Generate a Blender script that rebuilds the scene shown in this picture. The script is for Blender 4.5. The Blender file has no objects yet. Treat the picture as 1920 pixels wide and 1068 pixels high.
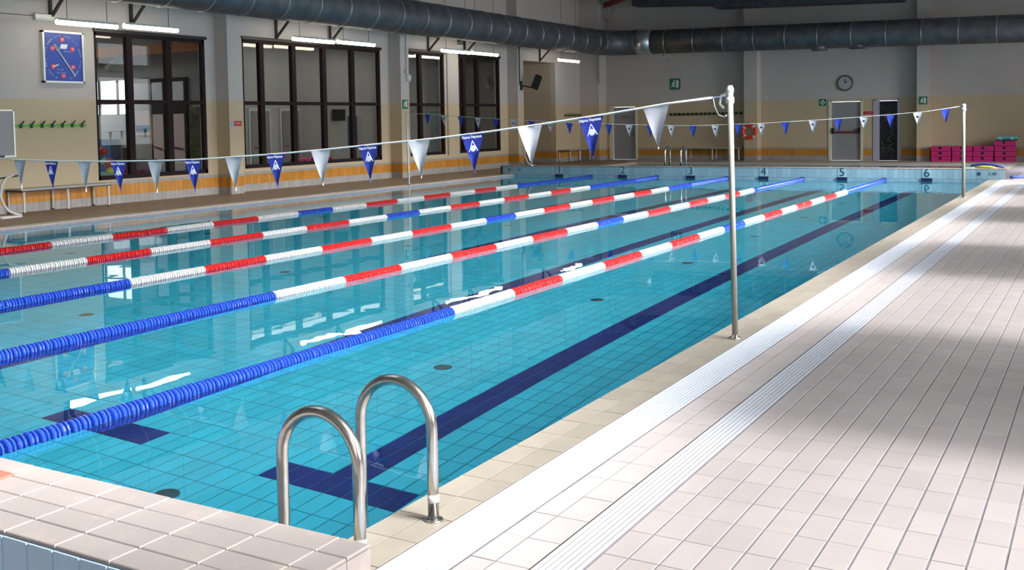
import bpy, math, random
from mathutils import Vector, Matrix
random.seed(7)
S = bpy.context.scene
COL = S.collection
PI = math.pi

# ------------------------------------------------------------------ camera
f_px, pcx, pcy = 1980.28, 908.5, 334.7
yaw, pitch, roll = map(math.radians, (-30.714, 3.0655, -1.0259))
fw = Vector((math.sin(yaw) * math.cos(pitch), math.cos(yaw) * math.cos(pitch), -math.sin(pitch)))
rt = Vector((math.cos(yaw), -math.sin(yaw), 0))
up = rt.cross(fw)
r2 = rt * math.cos(roll) + up * math.sin(roll)
u2 = up * math.cos(roll) - rt * math.sin(roll)
cd = bpy.data.cameras.new('camera')
cam = bpy.data.objects.new('camera', cd)
COL.objects.link(cam)
M = Matrix((r2, u2, -fw)).transposed().to_4x4()
M.translation = Vector((2.4859, -2.6244, 1.6303))
cam.matrix_world = M
cd.sensor_width = 36
cd.lens = f_px / 1920 * 36
cd.shift_x = (960 - pcx) / 1920
cd.shift_y = (pcy - 534) / 1920
cd.clip_start = .05
cd.clip_end = 300
S.camera = cam

# ------------------------------------------------------------------ world, light, exposure
W = bpy.data.worlds.new('world')
S.world = W
W.use_nodes = True
bg = W.node_tree.nodes['Background']
bg.inputs[0].default_value = (.86, .93, 1, 1)
bg.inputs[1].default_value = 3.0
S.view_settings.view_transform = 'Standard'
S.view_settings.look = 'None'
S.view_settings.exposure = 0.0
S.view_settings.gamma = 1
S.view_settings.use_curve_mapping = False
S.cycles.use_denoising = True
S.cycles.sample_clamp_indirect = 8
S.cycles.max_bounces = 10

def area(name, loc, rot, sx, sy, power, col=(1, 1, 1), spread=180):
    l = bpy.data.lights.new(name, 'AREA')
    l.shape = 'RECTANGLE'
    l.size, l.size_y = sx, sy
    l.energy = power
    l.color = col
    l.spread = math.radians(spread)
    o = bpy.data.objects.new(name, l)
    COL.objects.link(o)
    o.location = loc
    o.rotation_euler = rot
    return o

RWX = 4.4
WINC = [1.2 + 5.8 * k for k in range(-1, 6)]           # window bays of the wall beside the deck
for c in WINC:                                          # daylight through each of those windows
    area('window_daylight', (RWX + .15, c, 2.4), (0, math.radians(62), 0), 2.8, 2.7, 330 if c > 29 else (190 if c > 23 else 98), (.95, .98, 1), 96)
sl = bpy.data.lights.new('sun', 'SUN')
sl.energy = 4.6
sl.angle = math.radians(9)
sl.color = (1, .97, .93)
so = bpy.data.objects.new('sun', sl)
COL.objects.link(so)
so.rotation_euler = (0, math.radians(90 - 41), 0)       # shines in through the bays beside the deck
area('clerestory_daylight', (RWX - .05, 12.1, 4.95), (0, math.radians(57), 0), .9, 25.2, 3500, (.95, .98, 1), 46)
area('overhead_fill', (-5.5, 11, 6.6), (0, 0, 0), 5, 24, 260, (.92, .97, 1), 105)  # added soft fill below the closed ceiling, brightens the water

# ------------------------------------------------------------------ materials
def mat(name, col, rough=.5, metal=0, noise=0, nscale=8, bump=0, bscale=60, emit=0, ecol=None, spec=.5, coat=0):
    m = bpy.data.materials.new(name)
    m.use_nodes = True
    nt = m.node_tree
    b = nt.nodes['Principled BSDF']
    b.inputs['Base Color'].default_value = (*col, 1)
    b.inputs['Roughness'].default_value = rough
    b.inputs['Metallic'].default_value = metal
    b.inputs['Specular IOR Level'].default_value = spec
    if coat:
        b.inputs['Coat Weight'].default_value = coat
        b.inputs['Coat Roughness'].default_value = .1
    if noise or bump:
        tc = nt.nodes.new('ShaderNodeTexCoord')
        geo = nt.nodes.new('ShaderNodeNewGeometry')
    if noise:
        n = nt.nodes.new('ShaderNodeTexNoise')
        n.inputs['Scale'].default_value = nscale
        n.inputs['Detail'].default_value = 4
        nt.links.new(geo.outputs['Position'], n.inputs['Vector'])
        r = nt.nodes.new('ShaderNodeValToRGB')
        lo = [max(0, c * (1 - noise)) for c in col]
        hi = [min(1, c * (1 + noise * .6)) for c in col]
        r.color_ramp.elements[0].position = .3
        r.color_ramp.elements[1].position = .7
        r.color_ramp.elements[0].color = (*lo, 1)
        r.color_ramp.elements[1].color = (*hi, 1)
        nt.links.new(n.outputs['Fac'], r.inputs[0])
        nt.links.new(r.outputs[0], b.inputs['Base Color'])
    if bump:
        n2 = nt.nodes.new('ShaderNodeTexNoise')
        n2.inputs['Scale'].default_value = bscale
        nt.links.new(geo.outputs['Position'], n2.inputs['Vector'])
        bp = nt.nodes.new('ShaderNodeBump')
        bp.inputs['Strength'].default_value = bump
        bp.inputs['Distance'].default_value = .01
        nt.links.new(n2.outputs['Fac'], bp.inputs['Height'])
        nt.links.new(bp.outputs[0], b.inputs['Normal'])
    if emit:
        b.inputs['Emission Color'].default_value = (*(ecol or col), 1)
        b.inputs['Emission Strength'].default_value = emit
    return m

def tile_mat(name, col, rough=.35, var=.12, noise=.08, spec=.5, stain=0):
    """glazed tile whose tone differs a little from tile to tile"""
    m = mat(name, col, rough, noise=noise, nscale=5, spec=spec)
    nt = m.node_tree
    b = nt.nodes['Principled BSDF']
    src = b.inputs['Base Color'].links[0].from_socket
    oi = nt.nodes.new('ShaderNodeObjectInfo')
    geo = nt.nodes.new('ShaderNodeNewGeometry')
    add = nt.nodes.new('ShaderNodeMath'); add.operation = 'ADD'
    nt.links.new(oi.outputs['Random'], add.inputs[0])
    nt.links.new(geo.outputs['Random Per Island'], add.inputs[1])
    fr = nt.nodes.new('ShaderNodeMath'); fr.operation = 'FRACT'
    nt.links.new(add.outputs[0], fr.inputs[0])
    mr = nt.nodes.new('ShaderNodeMapRange')
    mr.inputs[3].default_value = 1 - var
    mr.inputs[4].default_value = 1 + var * .5
    nt.links.new(fr.outputs[0], mr.inputs[0])
    mx = nt.nodes.new('ShaderNodeMix'); mx.data_type = 'RGBA'; mx.blend_type = 'MULTIPLY'
    mx.inputs[0].default_value = 1
    nt.links.new(src, mx.inputs[6])
    nt.links.new(mr.outputs[0], mx.inputs[7])
    out = mx.outputs[2]
    if stain:
        n = nt.nodes.new('ShaderNodeTexNoise')
        n.inputs['Scale'].default_value = 9
        n.inputs['Detail'].default_value = 8
        n.inputs['Roughness'].default_value = .65
        nt.links.new(geo.outputs['Position'], n.inputs['Vector'])
        rr = nt.nodes.new('ShaderNodeMapRange')
        rr.inputs[1].default_value = .55; rr.inputs[2].default_value = .72
        rr.inputs[3].default_value = 0; rr.inputs[4].default_value = stain
        nt.links.new(n.outputs['Fac'], rr.inputs[0])
        m2 = nt.nodes.new('ShaderNodeMix'); m2.data_type = 'RGBA'
        nt.links.new(rr.outputs[0], m2.inputs[0])
        nt.links.new(out, m2.inputs[6])
        m2.inputs[7].default_value = (.36, .29, .24, 1)
        out = m2.outputs[2]
    nt.links.new(out, b.inputs['Base Color'])
    return m

def wall_mat(name, upper, lower, split):
    m = mat(name, upper, .75, noise=.04, nscale=1.5, bump=.15, bscale=90)
    nt = m.node_tree
    b = nt.nodes['Principled BSDF']
    src = b.inputs['Base Color'].links[0].from_socket
    geo = nt.nodes.new('ShaderNodeNewGeometry')
    sp = nt.nodes.new('ShaderNodeSeparateXYZ')
    nt.links.new(geo.outputs['Position'], sp.inputs[0])
    gt = nt.nodes.new('ShaderNodeMath'); gt.operation = 'GREATER_THAN'
    gt.inputs[1].default_value = split
    nt.links.new(sp.outputs[2], gt.inputs[0])
    mx = nt.nodes.new('ShaderNodeMix'); mx.data_type = 'RGBA'
    mx.inputs[6].default_value = (*lower, 1)
    nt.links.new(gt.outputs[0], mx.inputs[0])
    nt.links.new(src, mx.inputs[7])
    nt.links.new(mx.outputs[2], b.inputs['Base Color'])
    return m

def water_mat():
    m = bpy.data.materials.new('water')
    m.use_nodes = True
    nt = m.node_tree
    nt.nodes.remove(nt.nodes['Principled BSDF'])
    g = nt.nodes.new('ShaderNodeBsdfGlass')
    g.inputs['IOR'].default_value = 1.333
    g.inputs['Roughness'].default_value = 0
    g.inputs['Color'].default_value = (1, 1, 1, 1)
    geo = nt.nodes.new('ShaderNodeNewGeometry')
    n = nt.nodes.new('ShaderNodeTexNoise')
    n.inputs['Scale'].default_value = 1.3
    n.inputs['Detail'].default_value = 2
    n.inputs['Distortion'].default_value = .4
    nt.links.new(geo.outputs['Position'], n.inputs['Vector'])
    bp = nt.nodes.new('ShaderNodeBump')
    bp.inputs['Strength'].default_value = 1
    bp.inputs['Distance'].default_value = .0014
    nt.links.new(n.outputs['Fac'], bp.inputs['Height'])
    nt.links.new(bp.outputs[0], g.inputs['Normal'])
    nt.links.new(g.outputs[0], nt.nodes['Material Output'].inputs[0])
    return m

def glass_mat():
    m = bpy.data.materials.new('window_glass')
    m.use_nodes = True
    nt = m.node_tree
    nt.nodes.remove(nt.nodes['Principled BSDF'])
    tr = nt.nodes.new('ShaderNodeBsdfTransparent')
    tr.inputs[0].default_value = (.94, .95, .94, 1)
    gl = nt.nodes.new('ShaderNodeBsdfGlossy')
    gl.inputs['Roughness'].default_value = .01
    lw = nt.nodes.new('ShaderNodeLayerWeight')
    pw = nt.nodes.new('ShaderNodeMath'); pw.operation = 'POWER'
    pw.inputs[1].default_value = 4
    nt.links.new(lw.outputs['Facing'], pw.inputs[0])
    fr = nt.nodes.new('ShaderNodeMath'); fr.operation = 'MULTIPLY_ADD'
    fr.inputs[1].default_value = .9
    fr.inputs[2].default_value = .035
    nt.links.new(pw.outputs[0], fr.inputs[0])
    mx = nt.nodes.new('ShaderNodeMixShader')
    nt.links.new(fr.outputs[0], mx.inputs[0])
    nt.links.new(tr.outputs[0], mx.inputs[1])
    nt.links.new(gl.outputs[0], mx.inputs[2])
    nt.links.new(mx.outputs[0], nt.nodes['Material Output'].inputs[0])
    return m

WHITE_UP, CREAM = (.54, .485, .465), (.57, .445, .295)
m_wall = wall_mat('painted_wall', WHITE_UP, CREAM, 2.235)
m_plain = mat('grey_white_paint', (.5, .5, .48), .8, noise=.05, nscale=1)
m_ceil = mat('ceiling_paint', (.34, .32, .30), .85, noise=.08, nscale=1)
m_brown = wall_mat('recess_wall', (.50, .42, .34), (.50, .40, .28), 2.235)
m_orange = tile_mat('orange_glazed_tile', (.60, .255, .04), .25, .16)
m_greytile = tile_mat('grey_wall_tile', (.40, .36, .335), .35, .1)
m_grout = mat('grout', (.20, .18, .20), .9, noise=.15, nscale=12)
m_groutd = mat('dark_grout', (.07, .05, .045), .9, noise=.2, nscale=12)
m_deck = tile_mat('pale_pink_deck_tile', (.43, .38, .37), .42, .06, .05, spec=.35)
m_coping = tile_mat('beige_coping_tile', (.25, .215, .175), .4, .09, .08, stain=.25)
m_bulk = tile_mat('pinkish_bulkhead_tile', (.265, .225, .21), .4, .06, .06, stain=.6)
m_ldeck = tile_mat('brown_left_deck_tile', (.29, .20, .13), .5, .1, .1, spec=.2)
m_lcop = tile_mat('left_coping_tile', (.50, .42, .35), .4, .1)
m_blue = tile_mat('light_blue_tile', (.28, .44, .53), .25, .12, .05)
m_blue2 = tile_mat('pale_blue_tile', (.40, .57, .72), .25, .06, .05)
m_pool = tile_mat('cyan_pool_tile', (.055, .62, .80), .5, .10, .05, spec=.2)
m_poolg = mat('pool_grout', (.045, .27, .35), .9)
m_navy = tile_mat('navy_pool_tile', (.008, .02, .16), .5, .15, spec=.2)
m_navyd = mat('navy_plate', (.01, .015, .07), .4)
m_white = mat('white_plastic_grating', (.52, .54, .60), .35, noise=.03)
m_whitep = mat('white_plastic', (.62, .62, .60), .35)
m_coral = tile_mat('coral_tile', (.62, .10, .07), .4, .05)
m_steel = mat('brushed_stainless_steel', (.62, .60, .57), .22, 1, noise=.1, nscale=30)
m_post = mat('matt_metal_post', (.33, .31, .26), .38, .45)
m_duct = mat('galvanised_duct_steel', (.15, .15, .165), .5, .6, noise=.3, nscale=3)
m_ductd = mat('dark_rectangular_duct', (.06, .06, .075), .6, .3, noise=.3, nscale=3)
m_iron = mat('dark_bracket_steel', (.06, .055, .055), .6, .4)
m_frame = mat('dark_brown_window_frame', (.018, .008, .010), .65, spec=.2)
m_glass = glass_mat()
m_water = water_mat()
m_fblue = mat('blue_float_plastic', (.010, .034, .27), .2, coat=.6)
m_fred = mat('red_float_plastic', (.36, .010, .010), .25, coat=.5)
m_fwhite = mat('white_float_plastic', (.40, .395, .39), .3, coat=.3)
m_flagb = mat('blue_flag_cloth', (.022, .04, .34), .7)
m_flagw = mat('white_flag_cloth', (.52, .52, .57), .7)
m_flagn = mat('navy_dot_cloth', (.012, .016, .10), .7)
m_tape = mat('white_flag_tape', (.62, .62, .62), .6)
m_cordb = mat('lilac_cord', (.35, .33, .60), .6)
m_tube = mat('lit_fluorescent_diffuser', (1, .97, .86), .4, emit=14, ecol=(1, .93, .74))
m_unlit = mat('unlit_lamp_diffuser', (.45, .45, .43), .4)
m_green = mat('green_sign', (.0, .16, .09), .4)
m_greenr = mat('bright_green_rack', (.10, .42, .04), .45)
m_olive = mat('dark_green_rack', (.12, .26, .03), .45)
m_black = mat('black_plastic', (.012, .012, .012), .35)
m_red = mat('red_paint', (.55, .03, .03), .4)
m_dred = mat('dark_red_bar', (.22, .02, .02), .4)
m_orangered = mat('lifebuoy_red', (.75, .05, .02), .5)
m_pink = mat('magenta_step_plastic', (.56, .02, .17), .4)
m_pinks = mat('magenta_step_edge', (.40, .02, .13), .5)
m_teal = mat('teal_step_plastic', (.15, .42, .43), .4)
m_yellow = mat('yellow_foam', (.72, .66, .05), .8)
m_mint = mat('mint_foam', (.25, .55, .38), .8)
m_bluef = mat('blue_foam', (.09, .13, .55), .8)
m_purple = mat('purple_ball', (.22, .08, .42), .4)
m_door = mat('grey_door', (.30, .29, .30), .5, noise=.05)
m_darkdoor = mat('dark_painted_door', (.02, .019, .024), .3, noise=.9, nscale=9)
m_lilac = mat('lilac_door_frame', (.45, .42, .52), .5)
m_cream = mat('cream_door_frame', (.72, .68, .54), .5)
m_board = mat('grey_board', (.32, .31, .32), .4)
m_alu = mat('aluminium_edge', (.72, .71, .66), .35, .6)
m_clock = mat('blue_clock_face', (.02, .06, .38), .35)
m_clockr = mat('red_clock_disc', (.80, .05, .08), .4)
m_lett = mat('white_lettering', (.80, .80, .84), .5)
m_lettp = mat('pale_blue_lettering', (.35, .45, .72), .5)
m_lettd = mat('dark_blue_number', (.01, .06, .12), .4)
m_seat = mat('pale_bench_seat', (.42, .40, .36), .5)
m_whiteleg = mat('white_bench_leg', (.62, .58, .55), .4)
m_orangeb = mat('orange_timber_beam', (.50, .16, .04), .6, noise=.2)
m_lobby = mat('lobby_wall', (.38, .37, .36), .8)
m_lobbyb = mat('blue_locker', (.03, .12, .30), .5)
m_lobbyd = mat('dark_blue_locker', (.02, .05, .11), .5)
m_pale = mat('pale_pink_panel', (.72, .58, .56), .6)
m_sidew = mat('side_room_wall', (.36, .335, .31), .8)
m_sided = mat('side_room_door', (.22, .20, .19), .6)
m_turq = mat('turquoise_grey_door', (.24, .35, .35), .6)
m_leaf = mat('plant_leaf', (.10, .16, .03), .6)
m_mural = mat('mottled_green_panel', (.10, .11, .05), .7, noise=.8, nscale=5)
m_clockw = mat('clock_dial', (.42, .42, .43), .4)
m_clockg = mat('clock_rim', (.12, .12, .13), .4)

# ------------------------------------------------------------------ mesh builder
class MB:
    def __init__(s):
        s.v, s.f = [], []
    def add(s, vs, fs):
        o = len(s.v)
        s.v += [tuple(p) for p in vs]
        s.f += [tuple(i + o for i in q) for q in fs]
        return s
    def box(s, a, b):
        x0, y0, z0 = a; x1, y1, z1 = b
        return s.add([(x0, y0, z0), (x1, y0, z0), (x1, y1, z0), (x0, y1, z0), (x0, y0, z1), (x1, y0, z1), (x1, y1, z1), (x0, y1, z1)],
                     [(0, 3, 2, 1), (4, 5, 6, 7), (0, 1, 5, 4), (1, 2, 6, 5), (2, 3, 7, 6), (3, 0, 4, 7)])
    def bev(s, a, b, e, ax=2):
        """box with its +side face (of axis ax) chamfered by e"""
        x0, y0, z0 = a; x1, y1, z1 = b
        def T(p):
            return p if ax == 2 else ((p[2], p[0], p[1]) if ax == 0 else (p[1], p[2], p[0]))
        if ax == 0:
            (x0, y0, z0), (x1, y1, z1) = (a[1], a[2], a[0]), (b[1], b[2], b[0])
        elif ax == 1:
            (x0, y0, z0), (x1, y1, z1) = (a[2], a[0], a[1]), (b[2], b[0], b[1])
        L = []
        for (z, k) in ((z0, 0), (z1 - e, 0), (z1, e)):
            L += [(x0 + k, y0 + k, z), (x1 - k, y0 + k, z), (x1 - k, y1 - k, z), (x0 + k, y1 - k, z)]
        F = [(8, 9, 10, 11)]
        for l in (0, 4):
            for i in range(4):
                F.append((l + i, l + (i + 1) % 4, l + 4 + (i + 1) % 4, l + 4 + i))
        return s.add([T(p) for p in L], F)
    def bar(s, p, q, w, h=None):
        p, q = Vector(p), Vector(q)
        h = h or w
        d = (q - p).normalized()
        a = d.cross(Vector((0, 0, 1)))
        if a.length < 1e-4:
            a = Vector((1, 0, 0))
        a.normalize()
        b = a.cross(d)
        L = []
        for c in (p, q):
            for (i, j) in ((-1, -1), (1, -1), (1, 1), (-1, 1)):
                L.append(c + a * w / 2 * i + b * h / 2 * j)
        return s.add(L, [(0, 1, 2, 3), (7, 6, 5, 4), (0, 4, 5, 1), (1, 5, 6, 2), (2, 6, 7, 3), (3, 7, 4, 0)])
    def tube(s, pts, r, n=12, caps=True):
        pts = [Vector(p) for p in pts]
        rs = r if isinstance(r, (list, tuple)) else [r] * len(pts)
        o = len(s.v)
        prev = None
        for i, p in enumerate(pts):
            d = (pts[min(i + 1, len(pts) - 1)] - pts[max(i - 1, 0)]).normalized()
            if prev is None:
                a = d.orthogonal().normalized()
            else:
                a = (prev - d * prev.dot(d)).normalized()
            prev = a
            b = d.cross(a)
            for k in range(n):
                t = 2 * PI * k / n
                s.v.append(tuple(p + (a * math.cos(t) + b * math.sin(t)) * rs[i]))
        for i in range(len(pts) - 1):
            for k in range(n):
                s.f.append((o + i * n + k, o + i * n + (k + 1) % n, o + (i + 1) * n + (k + 1) % n, o + (i + 1) * n + k))
        if caps:
            s.f.append(tuple(o + k for k in reversed(range(n))))
            s.f.append(tuple(o + (len(pts) - 1) * n + k for k in range(n)))
        return s
    def rings(s, prof, axis, n=16, c=(0, 0, 0)):
        """lathe: prof = [(t along axis, radius)]"""
        o = len(s.v)
        for (t, r) in prof:
            for k in range(n):
                a = 2 * PI * k / n
                u, v = r * math.cos(a), r * math.sin(a)
                p = {'x': (t, u, v), 'y': (v, t, u), 'z': (u, v, t)}[axis]
                s.v.append((p[0] + c[0], p[1] + c[1], p[2] + c[2]))
        for i in range(len(prof) - 1):
            for k in range(n):
                s.f.append((o + i * n + k, o + i * n + (k + 1) % n, o + (i + 1) * n + (k + 1) % n, o + (i + 1) * n + k))
        if prof[0][1] > 1e-6:
            s.f.append(tuple(o + k for k in reversed(range(n))))
        if prof[-1][1] > 1e-6:
            s.f.append(tuple(o + (len(prof) - 1) * n + k for k in range(n)))
        return s
    def torus(s, c, R, r, axis='y', n=28, m=10, a0=0, a1=2 * PI):
        o = len(s.v)
        full = abs(a1 - a0 - 2 * PI) < 1e-6
        N = n if full else n + 1
        for i in range(N):
            a = a0 + (a1 - a0) * i / n
            for k in range(m):
                b = 2 * PI * k / m
                rr = R + r * math.cos(b)
                h = r * math.sin(b)
                u, v = rr * math.cos(a), rr * math.sin(a)
                p = {'x': (h, u, v), 'y': (u, h, v), 'z': (u, v, h)}[axis]
                s.v.append((p[0] + c[0], p[1] + c[1], p[2] + c[2]))
        for i in range(n):
            j = (i + 1) % N
            for k in range(m):
                s.f.append((o + i * m + k, o + i * m + (k + 1) % m, o + j * m + (k + 1) % m, o + j * m + k))
        return s
    def prism(s, poly, p0, ax, t):
        """flat polygon (2d) extruded by t; ax 'y': 2d = x,z ; ax 'x': 2d = y,z ; ax 'z': 2d = x,y"""
        def P(a, b, h):
            q = {'y': (a, h, b), 'x': (h, a, b), 'z': (a, b, h)}[ax]
            return (q[0] + p0[0], q[1] + p0[1], q[2] + p0[2])
        n = len(poly)
        vs = [P(a, b, 0) for a, b in poly] + [P(a, b, t) for a, b in poly]
        fs = [tuple(reversed(range(n))), tuple(range(n, 2 * n))]
        fs += [(i, (i + 1) % n, n + (i + 1) % n, n + i) for i in range(n)]
        return s.add(vs, fs)
    def mesh(s, name, m, smooth=False):
        me = bpy.data.meshes.new(name)
        me.from_pydata(s.v, [], s.f)
        me.materials.append(m)
        if smooth:
            me.polygons.foreach_set('use_smooth', [True] * len(me.polygons))
        me.update()
        return me
    def build(s, name, m, parent=None, smooth=False, loc=None):
        return link(name, s.mesh(name, m, smooth), parent, loc)

def link(name, me, parent=None, loc=None):
    o = bpy.data.objects.new(name, me)
    COL.objects.link(o)
    if parent:
        o.parent = parent
    if loc:
        o.location = loc
    return o

def tag(o, label=None, cat=None, group=None, kind=None):
    if label: o['label'] = label
    if cat: o['category'] = cat
    if group: o['group'] = group
    if kind: o['kind'] = kind
    return o

def thing(name, loc, label, cat, group=None, rz=0):
    o = bpy.data.objects.new(name, None)
    o.empty_display_size = .1
    COL.objects.link(o)
    o.location = loc
    o.rotation_euler = (0, 0, rz)
    return tag(o, label, cat, group)

def copy_tree(o, parent=None):
    c = o.copy()
    COL.objects.link(c)
    if parent: c.parent = parent
    for ch in list(o.children):
        copy_tree(ch, c)
    return c

def struct(name, mb, m, parent=None, label=None):
    o = mb.build(name, m, parent)
    if not parent: o['kind'] = 'structure'
    if label: o['label'] = label
    return o

def B(a, b):
    return MB().box(a, b)

def text_mesh(c, m):
    tmp = bpy.data.objects.new('tmp', c)
    me = bpy.data.meshes.new_from_object(tmp)
    bpy.data.objects.remove(tmp)
    if not me.materials: me.materials.append(m)
    return me

def text(name, body, size, m, loc, rot, parent, ext=.001, align='CENTER', sx=1):
    c = bpy.data.curves.new(name, 'FONT')
    c.body = body
    c.size = size
    c.extrude = ext
    c.align_x = align
    c.align_y = 'CENTER'
    c.resolution_u = 3
    c.materials.append(m)
    o = bpy.data.objects.new(name, text_mesh(c, m))
    COL.objects.link(o)
    o.location = loc
    o.rotation_euler = rot
    o.scale = (sx, 1, 1)
    if parent: o.parent = parent
    return o
FRONT = (PI / 2, 0, 0)                 # lettering that faces -y
RIGHT = (PI / 2, 0, PI / 2)            # lettering that faces +x

# dimensions
PW, PL, DZ = 12.9, 25.0, .05           # pool width and length, deck height above the water
WX = -15.6                              # left wall
FY = 36.0                               # far wall
DEP = 1.35
LX = [-1.375 - 2 * (6 - n) for n in range(1, 7)]    # lane centres 1..6
random.seed(3)

# ================================================================== SETTING
# floor slabs around the two pools
fl = MB()
fl.box((0, -6, -2), (RWX, 36, DZ - .0025))
fl.box((WX - .4, -6, -2), (-PW, 36, DZ - .008))
fl.box((-PW, 33.95, -2), (0, 36, DZ - .008))
fl.box((-PW, -6, -2), (0, -.49, DZ - .008))
floor = struct('floor', fl, m_grout)

def tiles(parent, x0, x1, nx, y0, dy, ny, z, m, th=.01, gx=.007, gy=.004, near=0, xs=None, e=.002, skip=None):
    """rows of deck tiles; the `near` first ones (closest to the near end) are objects, the rest one mesh"""
    if xs is None:
        xs = [x0 + (x1 - x0) * i / nx for i in range(nx + 1)]
    meshes = {}
    stuff = MB()
    k = 0
    for j in range(ny):
        for i in range(len(xs) - 1):
            a, b = xs[i] + gx / 2, xs[i + 1] - gx / 2
            c, d = y0 + j * dy + gy / 2, y0 + (j + 1) * dy - gy / 2
            if skip and skip((a + b) / 2, (c + d) / 2):
                continue
            if k < near:
                key = round(b - a, 4)
                if key not in meshes:
                    w, h = (b - a) / 2, (d - c) / 2
                    meshes[key] = MB().bev((-w, -h, -th), (w, h, 0), e).mesh('tile', m)
                o = link('tile', meshes[key], parent, ((a + b) / 2, (c + d) / 2, z + random.uniform(-.0006, .0006)))
                k += 1
            else:
                stuff.bev((a, c, z - th), (b, d, z), e)
    if stuff.v:
        o = stuff.build('tile_field', m, parent)
        o['kind'] = 'stuff'
    return k

TY = 1.33 - .2465 * 9                 # a cross joint of the deck
dxs = [1.003 + .1182 * i for i in range(0, 28)]
tiles(floor, 0, 0, 0, TY + .2465 * 6, .2465, 140, DZ, m_deck, xs=[.905] + dxs, near=296, gx=.0075, gy=.0045, e=.0015)
st = MB()
for j in range(-8, 6):
    for i in range(len(dxs) - 1):
        st.bev((dxs[i] + .004, TY + .2465 * j + .002, DZ - .01), (dxs[i + 1] - .004, TY + .2465 * (j + 1) - .002, DZ), .002)
o = st.build('tile_field', m_deck, floor); o['kind'] = 'stuff'
# two rows of tile between the gratings
strip = struct('trim_1', B((.484, -2, DZ - .06), (.735, 36, DZ - .0022)), m_groutd)
tiles(strip, 0, 0, 0, TY + .2465 * 2, .2465, 143, DZ, m_deck, xs=[.488, .592, .731], near=200, gx=.005, e=.0008)
# coping beside the water
cop = struct('trim_2', B((.004, 0, -.25), (.252, 25, DZ - .0022)), m_groutd)
tiles(cop, 0, 0, 0, .0975, .2465, 101, DZ, m_coping, xs=[-.008, .124, .250], near=202, gx=.005, gy=.005, e=.0008)
# left side: coping, slot and brown deck
lc = struct('trim_3', B((-PW - .30, 0, -.2), (-PW - .002, 25, DZ - .007)), m_groutd)
tiles(lc, 0, 0, 0, 0, .25, 100, DZ, m_lcop, xs=[-PW - .13, -PW + .006], near=0)
tiles(lc, 0, 0, 0, 0, .25, 100, DZ, m_lcop, xs=[-PW - .30, -PW - .16], near=0)
tiles(floor, WX, -PW - .31, 19, 5, .25, 124, DZ, m_ldeck, near=0)
fd = MB()
for i in range(106):
    for j in range(16):
        a = WX + .2 + .25 * i
        if a > 2.5 or a + .25 < -PW: continue
        fd.bev((a + .003, 33.98 + .125 * j, DZ - .01), (a + .247, 34.1 + .125 * j, DZ), .002)
o = fd.build('tile_field', m_lcop, floor); o['kind'] = 'stuff'

# gratings: long white slats over the overflow channel
def grate(x0, x1, n, label):
    w = (x1 - x0) / n
    t = thing('overflow_grating', (x0, -2, DZ), label, 'grating', 'white overflow gratings beside the pool')
    s = B((-w * .31, 0, -.016), (w * .31, 27, .002)).mesh('slat', m_white)
    for i in range(n):
        link('slat', s, t, (w * (i + .5), 0, 0))
    c = MB()
    for j in range(540):
        c.box((0, .05 * j, -.02), (x1 - x0, .05 * j + .012, -.005))
    o = c.build('cross_bar', m_white, t); o['kind'] = 'stuff'
    B((0, 0, -.05), (x1 - x0, 27, -.032)).build('channel_bed', m_alu, t)
    return t
grate(.256, .482, 10, 'wide white slatted grating right beside the beige pool coping')
grate(.738, .900, 7, 'narrow white slatted grating between the two tiled strips of the deck')

# pool basin
basin = struct('pool_basin', B((-PW - .2, -.49, -DEP - .2), (.2, 25.5, -DEP - .008)), m_poolg)
wallb = MB()
wallb.box((0, 0, -DEP), (.2, 25, -.05)); wallb.box((-PW - .2, 0, -DEP), (-PW, 25, -.05))
wallb.box((-PW - .2, -.49, -DEP), (.2, -.01, -.05)); wallb.box((-PW - .2, 25.01, -DEP), (.2, 25.5, -.05))
o = wallb.build('basin_wall', m_poolg, basin)
# floor tiles 12.5 x 25 cm: navy where the lane lines run
NX, NY = 103, 100
def navy(x, y):
    for c in LX:
        if abs(x - c) < .126 and 2.0 < y < 23: return True
        if abs(x - c) < .51 and (2.0 < y < 2.25 or 22.75 < y < 23): return True
    return False
mt = {}
for nm, m in (('c', m_pool), ('n', m_navy)):
    mt[nm] = MB().bev((-.0580, -.121, -.008), (.0580, .121, 0), .002).mesh('tile', m)
cnt = 0
sc_, sn_ = MB(), MB()
cells = []
for j in range(NY):
    for i in range(NX):
        cells.append((-.0 - .125 * i - .0625, .25 * j + .125))
cells.sort(key=lambda p: (p[0] - 2.49) ** 2 * .6 + (p[1] + 2.62) ** 2)
for (x, y) in cells:
    nv = navy(x, y)
    if cnt < 295 and (x > -3.6 and y > 1.3 - .35 * (-x)):
        link('tile', mt['n' if nv else 'c'], basin, (x, y, -DEP)); cnt += 1
    else:
        (sn_ if nv else sc_).bev((x - .0580, y - .121, -DEP - .008), (x + .0580, y + .121, -DEP), .002)
o = sc_.build('tile_field', m_pool, basin); o['kind'] = 'stuff'
o = sn_.build('tile_field', m_navy, basin); o['kind'] = 'stuff'; o['label'] = 'navy blue lane line tiles'
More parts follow.
